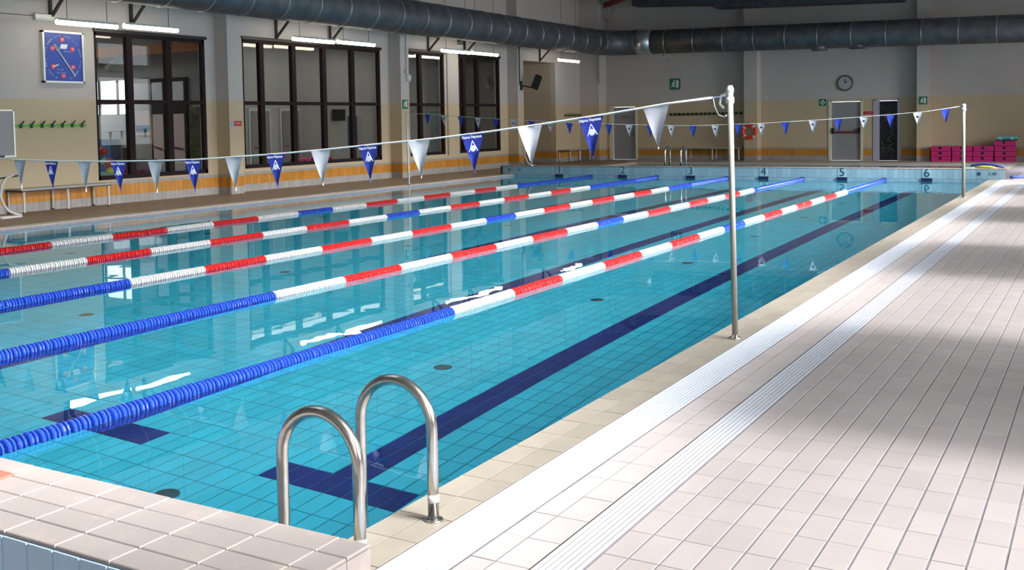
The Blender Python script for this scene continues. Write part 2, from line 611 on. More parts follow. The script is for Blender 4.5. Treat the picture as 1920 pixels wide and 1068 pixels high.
# wall tiles under water
wt = MB()
for r in range(6):
    z0 = -.05 - .25 * r
    zz = max(z0 - .246, -DEP)
    if zz > z0 - .03: continue
    for i in range(200):
        y = .125 * i
        wt.add([(-.006, y + .002, zz), (-.006, y + .123, zz), (-.006, y + .123, z0), (-.006, y + .002, z0)], [(0, 3, 2, 1)])
        wt.add([(-PW + .006, y + .002, zz), (-PW + .006, y + .123, zz), (-PW + .006, y + .123, z0), (-PW + .006, y + .002, z0)], [(0, 1, 2, 3)])
    for i in range(103):
        x = -.125 * i
        wt.add([(x - .123, 24.994, zz), (x - .002, 24.994, zz), (x - .002, 24.994, z0), (x - .123, 24.994, z0)], [(0, 1, 2, 3)])
        wt.add([(x - .123, .006, zz), (x - .002, .006, zz), (x - .002, .006, z0), (x - .123, .006, z0)], [(0, 3, 2, 1)])
o = wt.build('wall_tile_field', m_pool, basin); o['kind'] = 'stuff'

# pool 2 beyond the bulkhead
basin2 = struct('teaching_pool_basin', B((-12.9, 25.5, -1.2), (0, 34.0, -1.0)), m_pool)
b2 = MB()
b2.box((-12.9, 25.5, -1.0), (-12.65, 33.95, DZ)); b2.box((-.35, 25.5, -1.0), (0, 33.95, DZ)); b2.box((-12.65, 33.85, -1.0), (-.35, 33.96, DZ))
b2.build('basin_rim', m_lcop, basin2)

def water(name, x0, x1, y0, y1, label):
    me = MB().add([(x0, y0, 0), (x1, y0, 0), (x1, y1, 0), (x0, y1, 0)], [(0, 1, 2, 3)]).mesh(name, m_water)
    o = link(name, me)
    tag(o, label, None, None, 'structure')
water('water', -PW - .001, .001, -.012, 25.012, 'still clear water of the swimming pool')
water('water', -12.66, -.34, 25.49, 33.86, 'still water of the second pool beyond the numbered wall')

# bulkheads at both ends of the pool
BH = .303
nb = struct('pool_bulkhead', B((-PW - .4, -.484, -.3), (.475, -.006, BH - .008)), mat('bulkhead_grout', (.33, .29, .28), .9))
xs = [.485, .362]
while xs[-1] > -PW - .3: xs.append(xs[-1] - .2565)
ys = [-.49, -.37, -.2475, -.122, .003]
big, stf = {}, MB()
for i in range(len(xs) - 1):
    for j in range(4):
        a, b, c, d = xs[i + 1] + .003, xs[i] - .003, ys[j] + .0022, ys[j + 1] - .0022
        if b > -2.4:
            k = (i == 0, j)
            if k not in big:
                big[k] = MB().bev((-(b - a) / 2, -(d - c) / 2, -.01), ((b - a) / 2, (d - c) / 2, 0), .003).mesh('tile', m_bulk)
            link('tile', big[k], nb, ((a + b) / 2, (c + d) / 2, BH + random.uniform(-.0007, .0007)))
        else:
            stf.bev((a, c, BH - .01), (b, d, BH), .003)
o = stf.build('tile_field', m_bulk, nb); o['kind'] = 'stuff'
ft = B((-.0605, -.006, -.122), (.0605, .006, .122)).mesh('tile', m_blue2)
for i in range(24):
    x = .422 - .12825 * i
    o = link('tile', ft, nb, (x, -.49, BH - .138)); o['label'] = 'light blue upright tile'
ft2 = MB()
for i in range(24, 108):
    x = .422 - .12825 * i
    ft2.box((x - .0605, -.496, BH - .26), (x + .0605, -.484, BH - .016))
o = ft2.build('tile_field', m_blue, nb); o['kind'] = 'stuff'
et = B((-.006, -.06, -.122), (.006, .06, .122)).mesh('tile', m_bulk)
for i in range(4):
    link('tile', et, nb, (.478, -.43 + .1225 * i, BH - .135))

fb = struct('pool_bulkhead', B((-13.36, 25.006, -.3), (.345, 25.49, BH - .008)), m_groutd)
ft = B((-.0610, -.006, -.116), (.0610, .006, .116)).mesh('tile', m_blue)
for i in range(109):
    x = .283 - .125 * i
    link('tile', ft, fb, (x, 25.0, .168))
low = MB()
for i in range(104):
    x = -.0625 - .125 * i
    low.box((x - .061, 24.994, -.2), (x + .061, 25.006, .046))
o = low.build('tile_field', m_blue, fb); o['kind'] = 'stuff'
cap = MB()
for i in range(55):
    for j in range(4):
        x = .22 - .25 * i
        cap.bev((x - .122, 25.0 + .1225 * j + .002, BH - .01), (x + .122, 25.12 + .1225 * j, BH), .003)
o = cap.build('cap_tile_field', m_bulk, fb); o['kind'] = 'stuff'
for n, x in enumerate(LX, 1):
    B((-.105, -.0035, -.117), (.105, .0035, .117)).build('number_panel', mat('pale_number_tile', (.33, .50, .57), .3) if n == 1 else bpy.data.materials['pale_number_tile'], fb, loc=(x, 24.9935, .168))
    o = text('lane_number', str(n), .295, m_lettd, (x, 24.988, .192), FRONT, fb, .0015)
    o['label'] = 'dark lane number %d' % n
    o = B((-.125, -.02, -.07), (.125, .006, .074)).build('anchor_plate', m_navyd, fb, loc=(x, 24.99, 0))
for x in (-12.85, -.02):
    B((-.035, -.002, -.035), (.035, .002, .035)).build('depth_mark', m_lettd, fb, loc=(x - .2, 24.992, .19))
    text('depth_mark', '1.40', .11, m_lettd, (x + .1, 24.99, .19), FRONT, fb)

# walls ------------------------------------------------------------
TOP = 6.9
wins = [(12.13, 15.23, .56, 3.66, [13.05, 14.14]), (16.45, 22.06, .60, 3.76, [17.14, 18.34, 19.56, 20.79]),
        (23.3, 25.45, .64, 3.81, [24.13]), (26.28, 28.95, .64, 3.81, [26.64, 27.5])]
wl = MB()
edges = [(-6, None)]
ycur = -6
T = .22
for (a, b, z0, z1, _) in wins:
    wl.box((WX - T, ycur, 0), (WX, a, TOP))
    wl.box((WX - T, a, 0), (WX, b, z0)); wl.box((WX - T, a, z1), (WX, b, TOP))
    ycur = b
wl.box((WX - T, ycur, 0), (WX, 30.4, TOP))
wl.box((WX - T, 30.4, 3.8), (WX, 33.18, TOP))
wl.box((WX - T, 33.18, 0), (WX, 36.3, TOP))
for y in (8.55, 15.55, 22.5, 29.5):
    struct('pillar', B((WX, y, 0), (-15.2, y + .42, TOP)), m_wall)
struct('pillar', B((WX, 35.3, 0), (-14.78, 36.0, TOP)), m_wall)
struct('pillar', B((WX, 25.56, .6), (WX + .06, 26.2, 3.9)), m_wall)
wall_left = struct('wall_left', wl, m_wall)
# the deep recess
rc = MB()
rc.box((-17.6, 30.2, 0), (WX - T, 30.4, 4)); rc.box((-17.8, 30.2, 0), (-17.6, 33.4, 4)); rc.box((-17.8, 33.18, 0), (WX - T, 33.4, 3.8)); rc.box((-17.8, 30.2, 3.8), (WX - T, 33.4, 4))
struct('wall_recess', rc, m_brown)
struct('floor', B((-17.7, 30.2, -.1), (WX - T + .2, 33.4, DZ)), m_ldeck)

# far wall with door openings
fwl = MB()
doors = [(-14.52, -13.5), (-6.12, -5.04), (-4.62, -3.82)]
xc = -15.9
for (a, b) in doors:
    fwl.box((xc, FY, 0), (a, FY + .25, TOP)); fwl.box((a, FY, 2.14), (b, FY + .25, TOP)); xc = b
fwl.box((xc, FY, 0), (RWX + .3, FY + .25, TOP))
for (a, b) in ((-9.08, -8.60), (-3.17, -2.76), (2.8, 3.2)):
    struct('pillar', B((a, 35.5, 0), (b, FY, TOP)), m_wall)
wall_far = struct('wall_far', fwl, m_wall)

# tiled dado: grey skirting row, orange row, narrow grey row
def dado_run(parent, pts, near):
    """pts: list of ((x,y),(x,y)) wall segments, tiles face to the right of the direction"""
    made = 0
    fields = {}
    meshes = {}
    for (p, q) in pts:
        p, q = Vector(p), Vector(q)
        L = (q - p).length
        n = max(1, round(L / .125))
        w = L / n
        d = (q - p).normalized()
        nor = Vector((d.y, -d.x))
        ang = math.atan2(d.y, d.x)
        for i in range(n):
            c = p + d * w * (i + .5) + nor * .006
            for (z0, z1, m) in ((DZ, .222, m_greytile), (.226, .452, m_orange), (.456, .52, m_greytile)):
                if made < near:
                    key = (m.name, z0, round(w, 3), round(ang, 2))
                    if key not in meshes:
                        meshes[key] = B((-w / 2 + .002, -.008, z0), (w / 2 - .002, .006, z1)).mesh('tile', m)
                    o = link('tile', meshes[key], parent, (c.x, c.y, 0)); o.rotation_euler = (0, 0, ang); made += 1
                else:
                    F = fields.setdefault(m, MB())
                    h = d * (w / 2 - .002)
                    k = nor * .008
                    vs = []
                    for z in (z0, z1):
                        for e in (c - h - k, c + h - k, c + h + k * .6, c - h + k * .6):
                            vs.append((e.x, e.y, z))
                    F.add(vs, [(0, 3, 2, 1), (4, 5, 6, 7), (0, 1, 5, 4), (1, 2, 6, 5), (2, 3, 7, 6), (3, 0, 4, 7)])
    for m, F in fields.items():
        o = F.build('tile_field', m, parent); o['kind'] = 'stuff'
def PY(y): return [((-15.2 - .4, y), (-15.2, y)), ((-15.2, y), (-15.2, y + .42))]
segs = [((WX, 9.3), (WX, 15.55)), *PY(15.55), ((WX, 15.97), (WX, 22.5)), *PY(22.5), ((WX, 22.92), (WX, 29.5)), *PY(29.5),
        ((WX, 29.92), (WX, 30.4)), ((-17.55, 33.18), (WX, 33.18)), ((WX, 33.18), (WX, 35.3)), ((WX, 35.3), (-14.78, 35.3)), ((-14.78, 35.3), (-14.78, 36))]
segs = [((a[0], a[1]), (b[0], b[1])) for a, b in segs]
dado_run(wall_left, segs, 290)
dado_run(wall_far, [((-14.78, FY), (-14.6, FY)), ((-13.42, FY), (-9.08, FY)), ((-9.08, 35.5), (-8.6, 35.5)), ((-8.6, 35.5), (-8.6, FY)), ((-8.6, FY), (-6.2, FY)),
                    ((-4.98, FY), (-4.72, FY)), ((-3.74, FY), (-3.17, FY)), ((-3.17, 35.5), (-2.76, 35.5)), ((-2.76, 35.5), (-2.76, FY)), ((-2.76, FY), (2.8, FY))], 0)

# wall beside the deck with tall windows (outside the frame, lets the daylight in)
wr = MB()
yc = -6.2
for c in WINC:
    a, b = c - 1.45, c + 1.45
    wr.box((RWX, yc, -.1), (RWX + .2, max(a, yc), TOP))
    wr.box((RWX, a, -.1), (RWX + .2, b, .9)); wr.box((RWX, a, 3.9), (RWX + .2, b, 4.5)); wr.box((RWX, a, 5.4), (RWX + .2, b, TOP)); yc = b
wr.box((RWX, yc, -.1), (RWX + .2, 36.2, TOP))
struct('wall_right', wr, m_wall)
struct('wall_near', B((WX - .2, -6.2, -.1), (RWX + .2, -6, TOP)), m_wall)
struct('ceiling', B((WX - .2, -6.2, TOP), (RWX + 3.2, 36.25, TOP + .2)), m_ceil)  # overhang past the right wall is added to keep sun off the clerestory

# windows of the left wall
for n, (a, b, z0, z1, ms) in enumerate(wins, 1):
    x = WX - .06
    w = thing('window_%d' % n, (x, a, z0), None, None); w['kind'] = 'structure'
    L, H = b - a, z1 - z0
    fr = MB()
    fr.box((-.05, 0, 0), (.05, L, .09)); fr.box((-.05, 0, H - .09), (.05, L, H)); fr.box((-.05, 0, 0), (.05, .06, H)); fr.box((-.05, L - .08, 0), (.05, L, H))
    fr.build('window_frame', m_frame, w)
    for my in ms:
        B((-.05, my - a - .075, .05), (.06, my - a + .075, H - .05)).build('mullion', m_frame, w)
    B((-.04, .04, 2.19 - z0 - .04), (.045, L - .04, 2.19 - z0 + .05)).build('transom', m_frame, w)
    B((.05, -.02, H - .02), (.10, L + .04, H + .05)).build('blind_rail', m_black, w)
    ed = [0] + [my - a for my in ms] + [L]
    for i in range(len(ed) - 1):
        for (g0, g1) in ((.08, 2.19 - z0 - .03), (2.19 - z0 + .04, H - .07)):
            B((-.004, ed[i] + .05, g0), (.004, ed[i + 1] - .05, g1)).build('pane', m_glass, w)

# rooms behind that glass
sr = MB()
sr.box((-18.7, 16.25, 0), (-18.5, 34.4, 4.4)); sr.box((-18.7, 16.25, 4.2), (WX - T, 34.4, 4.4)); sr.box((-18.7, 34.2, 0), (-17.8, 34.4, 4.4))
sr.box((-18.6, 30.0, 0), (WX - T, 30.18, 4.3))
struct('wall_side_room', sr, m_sidew)
struct('floor', B((-24, 8, -.1), (WX - T, 34.4, .02)), m_sided)
lb = MB()
lb.box((-18.5, 16.2, 0), (WX - T, 16.32, 4.4))                       # cross wall of the lobby
lb.box((-24, 16.2, 0), (-18.5, 16.32, 1.98)); lb.box((-24, 16.2, 2.88), (-18.5, 16.32, 4.4)); lb.box((-19.2, 16.2, 1.9), (-18.5, 16.32, 2.9))
lb.box((-24.1, 8, 0), (-24, 16.3, 4.4)); lb.box((-24.1, 7.9, 0), (WX - T, 8, 4.4)); lb.box((-24, 8, 4.3), (WX - T, 16.3, 4.4))
struct('wall_lobby', lb, m_lobby)
w = thing('window_5', (-24, 16.25, 1.98), None, None); w['kind'] = 'structure'
for i in range(8):
    B((.70 * i - .02, -.03, 0), (.70 * i + .02, .03, .93)).build('mullion', m_frame, w)
for z in (0, .3, .93):
    B((0, -.03, z - .02), (4.8, .03, z + .02)).build('transom', m_frame, w)
B((0, -.002, 0), (4.8, .002, .93)).build('pane', m_glass, w)
area('lobby_fill', (-21, 12.5, 4.2), (0, 0, 0), 3, 3, 120, (.95, 1, 1))  # added fill lamp that lifts the lobby behind the glass
area('side_room_fill', (-17.2, 22, 4.1), (0, 0, 0), 1, 9, 40, (1, 1, .97))  # added lamp under the side room ceiling, brightens the view through the windows

# doors of the far wall
def door(n, a, b, m, fm, fwid):
    d = thing('door_%d' % n, (a, FY, DZ), None, None); d['kind'] = 'structure'
    w, h = b - a, 2.14 - DZ
    B((.03, .05, 0), (w - .03, .11, h - .03)).build('door_leaf', m, d)
    f_ = MB(); f_.box((-fwid, -.03, 0), (.04, .12, h + .04)); f_.box((w - .04, -.03, 0), (w + .03, .12, h + .04)); f_.box((0, -.03, h - .02), (w, .12, h + .04))
    f_.build('door_frame', fm, d)
    return d
d1 = door(1, -14.52, -13.5, m_door, m_cream, .12)
MB().tube([(.92, .02, 1.0), (.92, -.03, 1.0), (.80, -.03, 1.0)], .014, 8).build('door_handle', m_black, d1)
o = text('lettering', 'USCITA', .12, m_red, (.55, .045, 1.68), FRONT, d1)
d2 = door(2, -6.12, -5.04, m_door, m_cream, .06)
MB().tube([(.14, -.06, 1.0), (.95, -.06, 1.0)], .025, 8).build('panic_bar', m_dred, d2)
for x in (.10, .98):
    B((x - .03, -.08, .95), (x + .03, .05, 1.14)).build('bar_bracket', m_black, d2)
d3 = door(3, -4.62, -3.82, m_darkdoor, m_lilac, .04)
B((.0, -.02, 0), (.16, .06, 2.08)).build('door_side_panel', m_lilac, d3)
mu = MB()
for k in range(9):
    a = random.uniform(.3, .65); z = random.uniform(.2, 1.5); r = random.uniform(.06, .12)
    mu.torus((a, .045, z), r, .012, 'y', 12, 5, random.uniform(0, 3), random.uniform(4, 6))
mu.build('leaf_ornament', m_mural, d3)

# ================================================================== THINGS
# lane ropes
SEC = 'WRWRWRWBWRWRWRW'
def rope_col(y):
    if y < 4.92 or y >= 20.55: return 'B'
    return SEC[min(14, int((y - 4.92) / 1.042))]
prof = [(-.031, .024), (-.030, .044), (-.024, .052), (-.015, .052), (-.012, .034), (-.002, .034), (.001, .052), (.012, .052), (.019, .042), (.031, .024)]
FM = {c: MB().rings(prof, 'y', 12).mesh('float', m) for c, m in (('B', m_fblue), ('R', m_fred), ('W', m_fwhite))}
names = {1: 'farthest from the ladder, nearest the windows', 2: 'second from the window side', 3: 'middle one of the five', 4: 'second from the ladder side', 5: 'nearest the ladder'}
for k in range(1, 6):
    x = -1.356 - 1 - 2 * (5 - k)
    t = thing('lane_rope', (x, 0, .008), 'blue, white and red float lane rope, %s' % names[k], 'lane rope', 'lane ropes across the pool')
    c = MB().tube([(0, .02, 0), (0, 12, -.004), (0, 24.98, 0)], .008, 6).build('cable', m_steel, t)
    B((-.05, 24.93, -.05), (.05, 25.0, .06)).build('end_fitting', m_navyd, t)
    ylo = {5: .35, 4: 1.5, 3: 2.8, 2: 4.1, 1: 5.9}[k]
    far = {'B': MB(), 'R': MB(), 'W': MB()}
    n = 0
    y = .3
    while y < 24.92:
        cc = rope_col(y)
        if y > ylo and n < 290:
            o = link('float', FM[cc], t, (0, y, 0)); n += 1
            o.rotation_euler = (random.uniform(-.05, .05), 0, random.uniform(-.07, .07))
            if cc != 'B' or True:
                o.rotation_euler[1] = random.uniform(0, 6)
        else:
            far[cc].rings([(p, r) for p, r in prof[1:-1:2]], 'y', 10, (0, y, 0))
        y += .0665
    for cc, mb in far.items():
        if mb.v:
            o = mb.build('float_run', {'B': m_fblue, 'R': m_fred, 'W': m_fwhite}[cc], t, True); o['kind'] = 'stuff'

# posts for the flag lines
def post(p, q, r, m, label, cap=True):
    t = thing('flag_post', p, label, 'post', 'posts that carry the flag lines')
    q = Vector(q) - Vector(p)
    MB().tube([(0, 0, 0), q * .5, q], r, 16).build('pole', m, t, True)
    MB().rings([(0, r * 2.1), (.012, r * 2.0), (.014, r * 1.2), (.03, r * 1.15)], 'z', 16).build('base_flange', m_steel, t, True)
    if cap:
        e = q
        MB().rings([(-.13, r * 1.0), (-.125, r * 1.45), (-.085, r * 1.45), (-.08, r * 1.1), (-.05, r * 1.1), (-.045, r * 1.35), (-.02, r * 1.3), (.0, r * .7)], 'z', 16, (e.x, e.y, e.z)).build('cap', m_whitep, t, True)
    return t
pn = post((.186, 4.72, DZ), (.112, 4.86, 1.86), .021, m_post, 'tall matt metal flag post on the coping in front of the ladder end')
MB().tube([(-.09, .14, 1.76), (-.14, .14, 1.74), (-.15, .14, 1.68), (-.12, .14, 1.65)], .010, 8).build('rope_cleat', m_whitep, pn, True)
MB().tube([(-.20, .15, 1.72), (-.19, .15, 1.66), (-.16, .15, 1.60), (-.12, .15, 1.585), (-.10, .15, 1.60)], .003, 5).build('loose_cord', m_tape, pn, True)
post((.10, 19.05, DZ), (.094, 19.05, 1.81), .030, m_post, 'thinner looking far flag post on the right deck coping', True)
post((-12.98, 19.62, DZ), (-13.02, 19.62, 1.93), .024, m_whitep, 'white flag post on the window side of the pool', False)
post((-13.0, 4.9, DZ), (-13.0, 4.9, 1.82), .021, m_post, 'near flag post on the window side, beyond the frame')

# near flag line
near_z = [(-12.95, 1.78), (-11, 1.53), (-9.5, 1.385), (-8.1, 1.30), (-7.4, 1.288), (-6.6, 1.288), (-5.8, 1.298), (-5.3, 1.311), (-4.78, 1.338), (-4.2, 1.369), (-3.66, 1.407), (-3.08, 1.453), (-2.54, 1.492), (-1.98, 1.545), (-1.45, 1.604), (-.91, 1.67), (-.372, 1.744), (-.034, 1.778), (.09, 1.79)]
far_z = [(-12.98, 1.90), (-12.3, 1.85), (-10.2, 1.69), (-8.3, 1.575), (-6.9, 1.514), (-5.4, 1.47), (-3.9, 1.495), (-2.45, 1.558), (-1.5, 1.615), (-.57, 1.68), (.09, 1.77)]
def lerp(tab, x):
    for (a, b), (c, d) in zip(tab, tab[1:]):
        if x <= c: return b + (d - b) * (x - a) / (c - a)
    return tab[-1][1]
def pennant_mesh(w, h, sl, m, fold=0.01):
    mb = MB()
    N = 7
    vs, fs = [], []
    for s_ in (0, 1):
        for i in range(N + 1):
            t = i / N
            hw = w / 2 * (1 - t) + .0015
            for j in range(5):
                u = -1 + j / 2
                yy = fold * math.sin(3 * t + u * 2.2) + (.0012 if s_ else 0)
                vs.append((u * hw + t * w * .08, yy, -t * h + (u * hw) * sl * (1 - t)))
    for i in range(N):
        for j in range(4):
            a = i * 5 + j
            fs.append((a, a + 1, a + 6, a + 5))
            b = a + (N + 1) * 5
            fs.append((b + 5, b + 6, b + 1, b))
    return mb.add(vs, fs).mesh('pennant', m, True)
t = thing('flag_line', (0, 4.9, 0), 'near line of large blue and white pennants across the pool', 'flag line')
MB().tube([(x, 0, z) for x, z in near_z if x < -.02], .008, 6).build('tape', m_tape, t, True)
MB().tube([(-.034, 0, 1.778), (.09, 0, 1.79)], .004, 5).build('cord', m_cordb, t)
emb = MB().rings([(-.0015, .026), (.0005, .026)], 'y', 18, (0, 0, -.122))
emb.bar((0, 0, -.058), (-.040, 0, -.150), .002, .006).bar((0, 0, -.058), (.044, 0, -.146), .002, .006)
emb_m = emb.mesh('emblem', m_lett)
cur = bpy.data.curves.new('lettering', 'FONT'); cur.body = 'Hapnos Neptunus'; cur.size = .033; cur.align_x = 'CENTER'; cur.extrude = .0006; cur.materials.append(m_lett); cur.offset = .0006
cur = text_mesh(cur, m_lett)
slm = {}
for i in range(24):
    x = -.47 - .541 * i
    if x < -12.7: break
    z = lerp(near_z, x)
    sl = (lerp(near_z, x + .1) - lerp(near_z, x - .1)) / .2
    white = i % 2 == 0
    key = (white, round(sl, 2))
    if key not in slm:
        slm[key] = pennant_mesh(.206, .325, sl, m_flagw if white else m_flagb)
    o = link('pennant', slm[key], t, (x, random.uniform(-.003, .003), z))
    o.rotation_euler = (0, 0, random.uniform(-.12, .12))
    o['label'] = 'plain white pennant' if white else 'blue pennant with white writing and emblem'
    if not white:
        e = link('emblem', emb_m, o, (0, -.014, 0)); e.rotation_euler = (0, -sl, 0)
        l = link('lettering', cur, o, (0, -.014, -.036)); l.rotation_euler = (PI / 2, -sl, 0); l.scale = (.78, 1, 1)
# far flag line
t = thing('flag_line', (0, 19.3, 0), 'far line of small navy and dotted white pennants', 'flag line')
MB().tube([(x, .3 - .3 * (x + 13) / 13 - (.25 if x > -1 else 0) * (x + 1), z) for x, z in far_z], .006, 5).build('tape', m_tape, t, True)
dot_m = MB().rings([(-.001, .022), (.001, .022)], 'y', 12, (0, 0, -.085)).mesh('dot', m_flagn)
for i in range(25):
    x = -12.35 + .5015 * i + (.06 if i > 18 else 0)
    x = min(x, -.14)
    z = lerp(far_z, x)
    white = i % 2 == 1
    sl = (lerp(far_z, x + .1) - lerp(far_z, x - .1)) / .2
    key = (white, round(sl, 2), 'f')
    if key not in slm:
        slm[key] = pennant_mesh(.165, .27, sl, m_flagw if white else m_flagb, .006)
    o = link('pennant', slm[key], t, (x, .3 - .3 * (x + 13) / 13, z))
    o['label'] = 'white pennant with a dark dot' if white else 'plain navy pennant'
    if white:
        link('dot', dot_m, o, (0, -.010, 0))

# pool ladder in front
def hoop(parent, y, xl, xr, zc, r, base, deep):
    pts = [(xl - .0, y, deep), (xl, y, 0), (xl, y, zc)]
    R = (xr - xl) / 2
    for k in range(1, 20):
        a = PI - PI * k / 20
        pts.append(((xl + xr) / 2 + R * math.cos(a), y, zc + R * 1.04 * math.sin(a)))
    pts += [(xr, y, zc), (xr, y, base)]
    MB().tube(pts, r, 18).build('handrail', m_steel, parent, True)
    MB().rings([(0, r * 1.75), (.006, r * 1.7), (.008, r * 1.1)], 'z', 18, (xr, y, base)).build('flange', m_steel, parent, True)
    MB().rings([(0, r + .0006), (.03, r + .0006)], 'z', 18, (xr, y, base + .075)).build('sticker_band', m_whitep, parent, True)
t = thing('pool_ladder', (0, 0, 0), 'steel pool ladder with two hooped handrails beside the near corner', 'pool ladder', 'steel pool ladders')
hoop(t, .31, -.155, .200, .408, .0225, DZ, -.62)
hoop(t, .813, -.175, .180, .412, .0225, DZ, -.62)
for z in (-.28, -.55):
    B((-.21, .33, z - .012), (-.13, .79, z + .012)).build('tread', m_steel, t)
# ladder of the second pool
t = thing('pool_ladder', (0, 0, 0), 'small distant steel ladder with two hoops beyond lane number 2', 'pool ladder', 'steel pool ladders')
for x in (-8.40, -7.93):
    pts = [(x, 26.12, -.6), (x, 26.12, .66)] + [(x, 25.93 + .19 * math.cos(PI * k / 10), .66 + .16 * math.sin(PI * k / 10)) for k in range(1, 10)] + [(x, 25.74, .66), (x, 25.74, -.3)]
    MB().tube(pts, .026, 10).build('handrail', m_steel, t, True)
B((-8.4, 26.08, -.3), (-7.93, 26.16, -.27)).build('tread', m_steel, t)

# inlet covers on the pool floor
dr = MB().rings([(0, .075), (.010, .072), (.014, .05), (.012, .02), (.016, .012), (.018, 0)], 'z', 20).mesh('inlet_cover', mat('dark_inlet_cover', (.012, .05, .06), .5))
spots = []
for (dx, nm) in ((-2.13, 'under the rope nearest the ladder'), (-6.42, 'under the middle rope'), (-10.5, 'under the rope nearest the windows')):
    for i, y in enumerate((1.53, 4.43, 7.42, 10.15, 13.1, 16.1, 19.1, 22.0)):
        o = link('inlet_cover', dr, None, (dx, y, -DEP))
        tag(o, 'dark round inlet cover, %s from the near end, row %s' % (['first', 'second', 'third', 'fourth', 'fifth', 'sixth', 'seventh', 'last'][i], nm), 'inlet cover', 'round inlet covers on the pool floor')
        if i == 0: o['label'] = 'dark round inlet cover by the near wall, row ' + nm

# round ducts
def duct(name, p, q, R, label, n_seam, bend=None):
    t = thing(name, (0, 0, 0), label, 'duct')
    p, q = Vector(p), Vector(q)
    MB().tube([p + (q - p) * k / 6 for k in range(7)], R, 28).build('pipe', m_duct, t, True)
    d = (q - p).normalized()
    L = (q - p).length
    sm = MB()
    for k in range(n_seam):
        c = p + d * L * (k + .5) / n_seam
        MB_ = MB().tube([c - d * .018, c - d * .014, c + d * .014, c + d * .018], [R, R + .012, R + .012, R], 28, False)
        MB_.build('seam_ring', mat('duct_seam', (.36, .37, .38), .35, .8) if 'duct_seam' not in bpy.data.materials else bpy.data.materials['duct_seam'], t, True)
    return t
dl = duct('ventilation_duct', (-13.95, 8.5, 4.52), (-13.95, 33.3, 4.50), .465, 'round grey metal duct running above the left windows', 22)
bend = [(-13.95, 33.3, 4.50)] + [(-13.95 + 1.2 * (1 - math.cos(a)), 33.3 + 1.2 * math.sin(a), 4.50) for a in [PI / 2 * k / 8 for k in range(1, 9)]]
MB().tube(bend, .465, 28).build('elbow', m_duct, dl, True)
MB().tube([(-12.75, 34.5, 4.5), (-12.2, 34.5, 4.48)], .478, 28).build('bright_collar', mat('bright_collar', (.55, .58, .62), .3, .8), dl, True)
dfx = duct('ventilation_duct', (-12.19, 34.5, 4.48), (4.3, 34.5, 4.17), .44, 'round grey metal duct crossing in front of the far wall', 15)
for x in (-6.15, -4.9):
    MB().tube([(x, 34.5, 4.05), (x, 34.5, 3.86)], [.3, .26], 20).build('outlet_spigot', m_duct, dfx, True)
MB().tube([(-15.0, 8.5, 5.06), (-15.0, 34.5, 5.16)], .04, 8).build('cable_tray', m_alu, dl)
t = thing('rectangular_duct', (0, 0, 0), 'dark boxy duct high above the round duct on the far wall', 'duct')
MB().bar((-12.8, 34.4, 6.22), (-9.7, 34.4, 6.06), .8, .8).build('duct_section', m_ductd, t)
MB().bar((-9.7, 34.4, 5.98), (-3.4, 34.4, 5.78), .9, .9).build('duct_section', m_ductd, t)
tag(B((-14.77, 35.6, 5.55), (-14.5, 35.95, 6.9)).build('steel_gusset', m_lobby), 'grey steel gusset plate high in the left corner', 'bracket')
tag(MB().bar((-14.9, 35.8, 6.05), (-12.9, 34.6, 6.35), .12, .2).build('roof_beam', m_dred), 'dark red beam end above the corner of the ducts', 'beam')

# wall brackets carrying the duct
proto = thing('duct_bracket', (-15.5, 11.1, 3.8), 'dark angle bracket under the duct above the blue clock', 'bracket', 'angle brackets under the left duct')
B((-.1, -.03, 0), (-.05, .03, .62)).build('wall_bar', m_iron, proto)
MB().bar((-.07, 0, .03), (.42, .0, .50), .05).build('strut', m_iron, proto)
MB().bar((-.07, 0, .50), (1.1, .0, .42), .05).build('arm', m_iron, proto)
for y, l in ((13.1, 'above the first tall window'), (17.67, 'above the left half of the widest window'), (19.8, 'above the right half of the widest window'), (24.53, 'over the left one of the paired windows'), (26.66, 'over the right one of the paired windows'), (31.9, 'over the deep recess')):
    o = copy_tree(proto); o.location.y = y; o['label'] = 'dark angle bracket under the duct ' + l

# fluorescent lamps
def lamp(y0, y1, z, label, x=-14.6, lit=True):
    L = y1 - y0
    t = thing('fluorescent_lamp', (x, y0, z), label, 'lamp', 'fluorescent tube lamps over the pool')
    MB().box((-.05, .02, .03), (.05, L - .02, .075)).build('housing', m_unlit, t)
    pf = [(0, .03), (.02, .05), (L - .02, .05), (L, .03)]
    MB().rings(pf, 'y', 12).build('diffuser', m_tube if lit else m_unlit, t, True)
    for y in (.25, L - .25):
        MB().tube([(0, y, .07), (0, y, TOP - z)], .006, 6).build('rod', m_iron, t)
    return t
lamp(10.47, 11.9, 3.655, 'lit tube lamp above the blue clock')
lamp(12.05, 13.49, 3.685, 'lit tube lamp above the first tall window')
lamp(17.16, 18.75, 3.73, 'lit tube lamp above the widest window, left of the pair')
lamp(18.87, 20.46, 3.75, 'lit tube lamp above the widest window, right of the pair')
lamp(23.78, 25.4, 3.77, 'lit tube lamp above the gap of the paired windows, left one')
lamp(25.47, 27.1, 3.78, 'lit tube lamp above the last window, right one of its pair')
lamp(31.47, 33.15, 3.81, 'lit single tube lamp beside the deep recess')
for x, l in ((-11.8, 'small unlit lamp hanging under the far duct above the exit sign'), (-.15, 'unlit lamp hanging under the far duct near the right edge')):
    t = thing('hanging_lamp', (x, 34.5, 3.84), l, 'lamp', 'unlit lamps under the far duct')
    MB().box((-.32, -.06, 0), (.32, .06, .09)).build('housing', m_unlit, t)
    MB().tube([(0, 0, .09), (0, 0, .17)], .012, 6).build('rod', m_iron, t)

